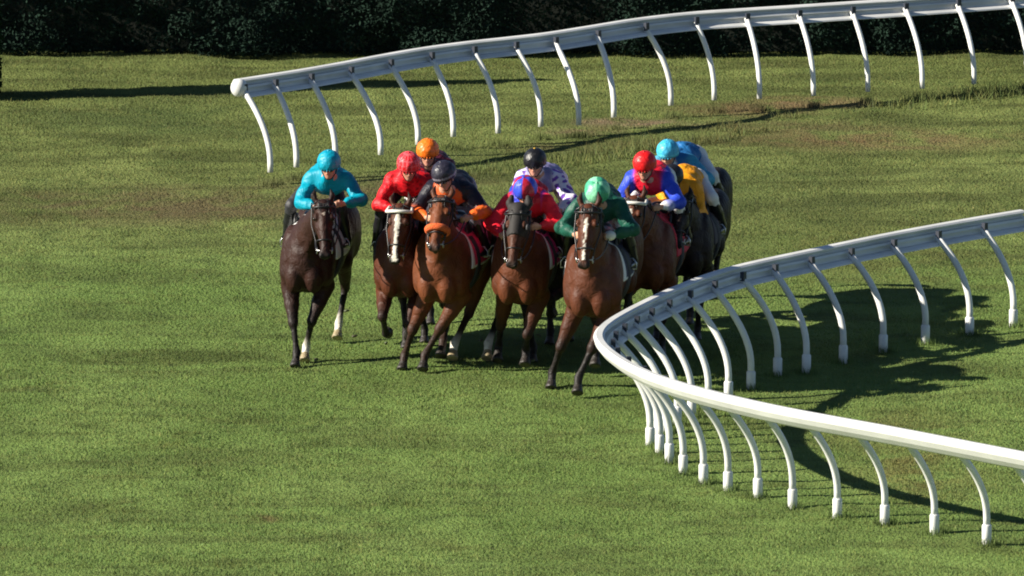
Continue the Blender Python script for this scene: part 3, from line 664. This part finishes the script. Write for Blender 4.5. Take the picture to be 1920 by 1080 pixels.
    for s in (-1, 1):
        sh, el, ha, fd = arms['r' if s < 0 else 'l']
        sh_.cone(chest + V3(s * .10, -.01, .015), sh, .105, .088, .05, col=c_b, colb=c_s, tag='s'); sh_.cone(sh, el, .084, .072, .03, col=c_s, tag='s')
        sh_.cone(el, lerp(el, ha, .6), .072, .058, .02, col=np.array(j.get('forearm', c_s), float), tag='s'); sh_.cone(lerp(el, ha, .6), lerp(el, ha, .93), .056, .034, .02, col=c_c, tag='c')
    pat = j.get('pattern')
    def silkcol(V, col, near, prims):
        x = V[:, 0] - chest[0]; y = V[:, 1]; z = V[:, 2]
        istor = np.array([p['tag'] in 'bk' for p in prims])[near]; isslv = np.array([p['tag'] == 's' for p in prims])[near]
        if pat == 'sash': m = istor & (np.abs((V[:, 0] - chest[0]) * .8 + (z - chest[2]) - .0) < .115); col[m] = (.55, .10, .025); m2 = isslv & (np.abs(np.sin((V[:, 0] * .3 + y + z) * 26)) > .93) & False; col[m2] = (.6, .1, .02)
        if pat == 'halves': m = istor & (x > 0); col[m] = (.42, .012, .03)
        if pat == 'check': m = (np.sin(V[:, 0] * 70) * np.sin(y * 60) * np.sin(z * 70 + 1)) > .15; col[m] = col[m] * .55
        if pat == 'purple': m = (np.sin(V[:, 0] * 44 + 2 * np.sin(z * 30)) * np.sin(y * 40 + z * 36)) > .18; col[m & isslv] = (.15, .06, .38)
        if pat == 'vest': m = istor & (np.abs(x) > .15); col[m] = (.03, .05, .50)
        return col
    link('shirt', sdf_mesh('shirt', sh_, .0125, disp=wrinkle(.009, 21, hash(spec['name']) % 7 if False else len(spec['name'])), colfn=silkcol, relax=1, blend=.006), M['silk'], body)
    br = Prims(); bc = j.get('breeches', (.72, .71, .70))
    br.cone(hips + V3(-.06, 0, 0), hips + V3(.06, 0, 0), .128, .128, .04, col=bc); br.cone(hips, lerp(hips, waist, .45), .128, .125, .04, (1.12, 1, 1), col=bc)
    for k in 'rl': hj, kn, an, to = LG[k]; br.cone(hj, kn, .10, .070, .03, col=bc); br.cone(kn, lerp(kn, an, .22), .068, .062, .02, col=bc)
    bre = link('breeches', sdf_mesh('breeches', br, .0125, disp=wrinkle(.003, 40)), M['breeches'], body)
    if j.get('mark'):                              # small white lettering-like mark on the thigh
        hj, kn, an, to = LG['l']; c0 = lerp(hj, kn, .62) + V3(.02, -.086, .02)
        q = []
        for (x0, z0, x1, z1) in ((-.05, -.02, .0, .02), (.0, .02, .01, -.02), (.01, -.02, .05, .02), (-.05, .02, -.02, -.02), (.02, 0, .055, -.02)): q.append(tube([c0 + V3(x0, 0, z0), c0 + V3(x1, -.004, z1)], .0065, 6))
        link('logo_mark', mesh_vf('logo_mark', q), M['whitestrap'], bre)
    for k in 'rl':
        hj, kn, an, to = LG[k]; q = Prims().cone(lerp(kn, an, .14), lerp(kn, an, .5), .062, .062, .02, col=BLACK).cone(lerp(kn, an, .5), an, .060, .044, .02, col=BLACK).cone(an, an + V3(0, .045, -.05), .042, .036, .02, col=BLACK).cone(an + V3(0, .045, -.05), to, .036, .032, .02, col=BLACK)
        link('boot', sdf_mesh('boot', q, .0125), M['boot'], body)
    # cap: helmet under a silk cover, peak in front, with panel seams
    q = Prims(); cp = np.array(j['capcol'], float)
    q.ell(H(-.012, .045), (.138, .124, .124), RT, .02, col=cp); q.ell(H(-.012, .085), (.112, .092, .102), RT, .05, col=cp)
    cap2 = j.get('cap2')
    def capcol(V, col, near, prims):
        rel = V - hd; a = rel @ f; b = rel @ upv; c = rel @ wv
        if cap2 is not None:
            an = np.arctan2(c, a + .012)
            if j.get('capstyle') == 'quarters': m = (np.floor((an + math.pi / 8 * 0) / (math.pi / 3)) % 2 == 0); col[m] = cap2
            elif j.get('capstyle') == 'band': m = (b > .035) & (b < .055); col[m] = cap2
            elif j.get('capstyle') == 'check': m = (np.abs(np.sin(an * 8)) > .93) | (np.abs(np.sin(b * 62)) > .95); col[m] = cap2
            elif j.get('capstyle') == 'peak': m = b < .045; col[m] = cap2
        an2 = np.arctan2(c, a + .012); col[(np.abs(np.sin(an2 * 4)) < .10) & (b > .03)] *= .55; col[(b < .022)] *= .6
        return col
    lowp = -.002
    cap = link('helmet', sdf_mesh('helmet', q, .0105, clip=lambda X, Y, Z: -(((X - hd[0]) * upv[0] + (Y - hd[1]) * upv[1] + (Z - hd[2]) * upv[2]) - lowp - .12 * (-np.minimum(((X - hd[0]) * f[0] + (Y - hd[1]) * f[1] + (Z - hd[2]) * f[2]), 0) * -0.5 * 0 + .22 * ((X - hd[0]) * f[0] + (Y - hd[1]) * f[1] + (Z - hd[2]) * f[2]))), colfn=capcol, disp=wrinkle(.0022, 60), blend=.005), M['cap'], body)
    q = Prims(); pk = np.array(j.get('peak', cp * .8), float)
    for i_ in range(-3, 4):
        a_ = i_ * .30; q.cone(H(.085 * math.cos(a_) , .014, .088 * math.sin(a_)), H(-.01 + .155 * math.cos(a_), .002, .112 * math.sin(a_)), .013, .006, .012, col=pk)
    link('peak', sdf_mesh('peak', q, .009), M['cap'], cap)
    link('pompom', sdf_mesh('pompom', Prims().ell(H(-.012, .182), (.018, .014, .018), RT, .01, col=np.array(j.get('button', cp), float)), .008), M['cap'], cap)
    g = Prims()
    for s in (-1, 1): g.ell(H(.088, .002, s * .032), (.018, .022, .036), RT, .012, col=(.01, .01, .01)); g.cone(H(.07, .004, s * .066), H(-.02, .012, s * .090), .010, .010, .01, col=(.01, .01, .01))
    link('goggles', sdf_mesh('goggles', g, .008), M['goggle'], body)
    link('chin_strap', mesh_vf('chin_strap', [tube([H(.0, .0, -.088), H(.02, -.06, -.072), H(.055, -.112, -.03), H(.06, -.12, 0), H(.055, -.112, .03), H(.02, -.06, .072), H(.0, .0, .088)], .006, 6)]), M['leather'], body)
    if j.get('glove') is not None:
        q = Prims(); k = j['glove']; sh, el, ha, fd = arms[k]; q.ell(ha + fd * .05, (.062, .055, .05), None, .02, col=(.8, .8, .78)); link('glove', sdf_mesh('glove', q, .01), M['whitestrap'], body)
    # reins from bit to hands, stirrups: tack of the horse
    Hh = spec['H']; parts = []
    for s, k in ((-1, 'r'), (1, 'l')):
        a = Hh(.485, -.03, s * .07); b = hands[k]; md = (a + b) / 2 + V3(s * .05, 0, -.10); parts.append(tube(bez(a, md, b, 10), .0075, 6))
    parts.append(tube(bez(hands['r'], (hands['r'] + hands['l']) / 2 + V3(0, .02, -.06), hands['l'], 8), .008, 6))
    link('reins', mesh_vf('reins', parts), M['leather'], spec['body'])
    for s, k in ((-1, 'r'), (1, 'l')):
        hj, kn, an, to = LG[k]; ft = lerp(an + V3(0, .03, -.05), to, .65)
        lp = [ft + V3(-.058, 0, -.03), ft + V3(-.055, 0, .03), ft + V3(-.02, 0, .075), ft + V3(.02, 0, .075), ft + V3(.055, 0, .03), ft + V3(.058, 0, -.03)]
        st = link('stirrup', mesh_vf('stirrup', [tube(lp, .007, 6, True)]), M['metal'], spec['body'])
        link('stirrup_leather', mesh_vf('stirrup_leather', [tube([ft + V3(0, 0, .08), V3(s * .20, -.10, 1.46)], .010, 6)]), M['leather'], st)
    if j.get('whip'):
        k = j['whip']; b = hands[k]; s = -1 if k == 'r' else 1; dvec = V3(*j.get('whipdir', (s * .72, .35, -.62))); dvec = nrm(dvec)
        M4 = Matrix.Translation(loc) @ Matrix.Rotation(yaw, 4, 'Z') @ Matrix.Scale(S, 4)
        wb = bpy.data.objects.new('whip', mesh_vf('whip', [tube([b - dvec * .12, b - dvec * .10, b + dvec * .1, b + dvec * .52, b + dvec * .60, b + dvec * .68], [.014, .011, .010, .006, .013, .011], 7)])); wb.data.materials.append(M['leather']); C.objects.link(wb)
        for p in wb.data.polygons: p.use_smooth = True
        wb.matrix_world = M4; tag(wb, j['whiplabel'], 'whip', 'riding whips')
    return body

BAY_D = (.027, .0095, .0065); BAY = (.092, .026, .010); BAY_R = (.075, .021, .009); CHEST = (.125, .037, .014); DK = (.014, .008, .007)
gal = dict(fr=('g', -.10, -.55, 0), fl=('f', .12, -.62, .62), hr=('g', -.11, .55, 0), hl=('f', .12, .9, .45))
FIELD = [
 dict(name='teal', poll=(606, 384), scale=1.07, pollz=1.78, yaw=-10, neckx=.28, headpitch=58, headyaw=14, coat=BAY_D, white='snip', label='dark brown horse running alone at the left of the field', cloth=(.7, .7, .68),
      legs=dict(fr=('p', 553, 688, 0), fl=('p', 571, 676, .02), hr=('f', -.02, .25, .50), hl=('p', 632, 634, .06)), socks=dict(fl=.3, hl=.3),
      jockey=dict(breeches=(.02, .02, .025), cap=(617, 313), body=(.0, .25, .36), sleeve=(.0, .27, .38), capcol=(.0, .30, .44), label='jockey in plain teal silks and teal cap on the dark horse at left', handpx_r=(590, 388), handpx_l=(650, 382), facepitch=14, whip='r', whiplabel='black whip pointing down and out from the teal jockey', whipdir=(-.75, .5, -.62))),
 dict(name='red', poll=(750, 392), scale=1.07, pollz=1.78, yaw=-6, neckx=.05, headpitch=60, headyaw=-4, coat=BAY_R, face=(.06, .025, .016), white='blaze', whitebridle=1, label='bay horse with a broad white blaze and cream browband', cloth=(.05, .05, .06), edge=(.04, .04, .05),
      legs=dict(fr=('f', -.16, -.62, .36), fl=('f', .06, -.45, .30), hr=('g', -.08, .5, 0), hl=('f', .1, 1.0, .5)), socks=dict(),
      jockey=dict(breeches=(.02, .02, .025), cap=(766, 316), body=(.62, .01, .018), sleeve=(.68, .012, .02), capcol=(.65, .01, .018), cap2=(.75, .10, .12), capstyle='check', pattern='check', label='jockey in bright red checked silks and red cap on the white-blazed horse', handpx_r=(738, 392), handpx_l=(785, 395), facepitch=18, faceyaw=10, whip='r', whiplabel='black whip in the hand of the red-clad jockey', whipdir=(-.3, .5, -.75))),
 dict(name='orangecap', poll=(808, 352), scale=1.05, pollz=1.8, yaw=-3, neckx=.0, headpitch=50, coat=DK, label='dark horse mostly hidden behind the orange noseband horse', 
      legs=dict(fr=('g', -.1, -.7, .0), fl=('f', .12, -.7, .45), hr=gal['hr'], hl=gal['hl']), socks=dict(),
      jockey=dict(cap=(802, 291), body=(.07, .012, .025), sleeve=(.07, .012, .025), capcol=(.85, .17, .01), label='jockey in maroon silks and bright orange cap, behind the two leading left riders', facepitch=8)),
 dict(name='blackorange', poll=(828, 377), scale=1.11, pollz=1.88, yaw=-14, neckx=.14, headpitch=46, headyaw=4, coat=CHEST, points=(.03, .016, .012), muzzle=(.07, .035, .025), sheep=1, label='bright bay horse wearing a fluffy orange noseband', cloth=(.75, .04, .12), edge=(.8, .75, .75),
      legs=dict(fr=('p', 754, 694, 0), fl=('p', 788, 700, 0), hr=('p', 826, 668, .10), hl=('p', 848, 672, .08)), socks=dict(hl=.3),
      jockey=dict(cap=(834, 334), body=(.012, .012, .022), sleeve=(.014, .013, .022), cuff=(.85, .14, .02), forearm=(.85, .14, .02), pattern='sash', capcol=(.022, .020, .035), cap2=(.22, .2, .25), capstyle='band', breeches=(.16, .15, .19), mark=1, label='jockey in black silks with orange sash and orange cuffs, dark cap', handpx_r=(800, 408), handpx_l=(880, 408), facepitch=22, faceyaw=-14, headroll=-6)),
 dict(name='bluered', poll=(972, 398), scale=1.12, pollz=1.77, yaw=-8, neckx=.06, headpitch=55, headyaw=-3, coat=BAY, face=(.07, .026, .015), hood=1, label='bay horse in a black hood, in the middle of the front rank', cloth=(.62, .03, .18), edge=(.75, .72, .74),
      legs=dict(fr=('p', 931, 686, 0), fl=('p', 984, 684, .10), hr=('p', 913, 672, .08), hl=gal['hl']), socks=dict(hr=.3),
      jockey=dict(cap=(985, 362), body=(.02, .04, .45), sleeve=(.65, .015, .03), pattern='halves', capcol=(.03, .07, .55), cap2=(.38, .010, .03), capstyle='quarters', peak=(.02, .015, .03), label='jockey in blue and red silks with a blue and red quartered cap', handpx_r=(938, 440), handpx_l=(1012, 425), facepitch=26, faceyaw=-6)),
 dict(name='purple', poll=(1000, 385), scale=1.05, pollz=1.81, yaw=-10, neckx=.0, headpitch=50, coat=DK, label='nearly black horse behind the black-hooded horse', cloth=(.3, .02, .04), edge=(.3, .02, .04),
      legs=dict(fr=('g', -.1, -.6, 0), fl=('f', .12, -.7, .55), hr=gal['hr'], hl=('g', .1, .6, .05)),
      jockey=dict(cap=(1003, 309), body=(.20, .19, .36), sleeve=(.72, .69, .78), pattern='purple', collar=(.7, .68, .72), capcol=(.008, .008, .010), button=(.5, .3, .02), label='jockey in white and purple patterned silks with a black cap', handpx_l=(1050, 395), facepitch=10)),
 dict(name='green', poll=(1104, 393), scale=1.14, pollz=1.9, yaw=-8, neckx=.03, headpitch=60, headyaw=-2, coat=(.080, .024, .011), white='stripe', label='bay horse with a narrow white stripe, front rank, nearest the rail', cloth=(.03, .03, .06), edge=(.7, .7, .7), whitebridle=0,
      legs=dict(fr=('p', 1033, 728, 0), fl=('p', 1079, 744, 0), hr=('g', -.08, .2, .12), hl=gal['hl']),
      jockey=dict(cap=(1120, 365), body=(.008, .060, .045), sleeve=(.010, .075, .050), capcol=(.26, .68, .42), cap2=(.05, .36, .20), capstyle='quarters', peak=(.01, .05, .035), glove='l', label='jockey in dark green silks with a pale green quartered cap', handpx_r=(1078, 440), handpx_l=(1150, 440), facepitch=45, faceyaw=5)),
 dict(name='redblue', poll=(1190, 377), scale=1.07, pollz=1.78, yaw=-11, neckx=-.05, headpitch=58, headyaw=-6, coat=(.095, .028, .013), white='star', whitebridle=1, label='chestnut horse with white browband, star and white muzzle', cloth=(.5, .03, .05), edge=(.5, .03, .05),
      legs=dict(fr=('f', -.12, -.75, .5), fl=('g', .1, -.35, 0), hr=gal['hr'], hl=gal['hl']),
      jockey=dict(cap=(1209, 315), body=(.62, .012, .03), sleeve=(.03, .07, .58), cuff=(.75, .74, .74), pattern='vest', capcol=(.70, .010, .012), label='jockey in red silks with blue sleeves, white cuffs and red cap', handpx_r=(1185, 385), handpx_l=(1240, 388), facepitch=14, faceyaw=-4)),
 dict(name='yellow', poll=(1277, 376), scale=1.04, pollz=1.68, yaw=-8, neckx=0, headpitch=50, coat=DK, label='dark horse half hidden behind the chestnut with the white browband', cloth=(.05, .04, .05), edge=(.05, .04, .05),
      legs=dict(fr=('f', -.1, -.8, .55), fl=('g', .1, -.45, 0), hr=gal['hr'], hl=gal['hl']),
      jockey=dict(cap=(1262, 338), body=(.75, .30, .010), sleeve=(.85, .33, .01), capcol=(.010, .010, .014), label='jockey in orange-yellow silks with a black cap', facepitch=35, faceyaw=-20, handpx_l=(1298, 408), handpx_r=(1280, 408), elbow=.2)),
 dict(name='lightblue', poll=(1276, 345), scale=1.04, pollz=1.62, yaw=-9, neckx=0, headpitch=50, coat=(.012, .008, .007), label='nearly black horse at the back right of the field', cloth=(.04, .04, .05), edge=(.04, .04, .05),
      legs=dict(fr=('g', -.1, -.7, 0), fl=('f', .12, -.8, .5), hr=gal['hr'], hl=('g', .12, .75, 0)),
      jockey=dict(cap=(1252, 292), body=(.02, .14, .36), sleeve=(.05, .30, .45), capcol=(.05, .42, .66), collar=(.6, .65, .7), cap2=(.10, .55, .72), capstyle='peak', label='jockey in light blue silks and shiny light blue cap, furthest back', facepitch=10, faceyaw=-5)),
]
import os, time
for sp in FIELD:
    t0 = time.time(); make_horse(sp); make_jockey(sp); LOG(sp['name'], round(time.time() - t0, 1), 's', [round(v, 2) for v in sp['loc']])

# ---------------------------------------------------------------- clods of turf thrown up by the hooves
for i, (px, py, z) in enumerate([(648, 606, .25), (663, 655, .12), (722, 668, .10), (868, 640, .35), (900, 662, .2), (1010, 655, .3), (1120, 668, .25), (590, 700, .06), (1000, 700, .08)]):
    p = at(px, py + z * 160, 0) + Vector((0, .9, z)); q = Prims()
    for k in range(5): q.ell((random.uniform(-.02, .02), random.uniform(-.02, .02), random.uniform(-.015, .015)), (random.uniform(.010, .022), random.uniform(.010, .02), random.uniform(.008, .016)), k=.01, col=(.05, .035, .02) if k % 2 else (.07, .09, .03))
    o = link('turf_clod', sdf_mesh('turf_clod', q, .006, blend=.004), M['hair']); o.location = p
    tag(o, ['clod of turf flying behind the leftmost horse', 'low clod of turf right of the leftmost horse', 'clod of turf below the white-blazed horse', 'clod of turf flung up behind the orange noseband horse', 'clod of turf left of the black-hooded horse', 'clod of turf between the black-hooded horse and the striped horse', 'clod of turf right of the striped horse near the rail', 'clod of turf lying just ahead of the leftmost horse', 'clod of turf on the grass ahead of the black-hooded horse'][i], 'clod', 'clods of turf kicked up by hooves')
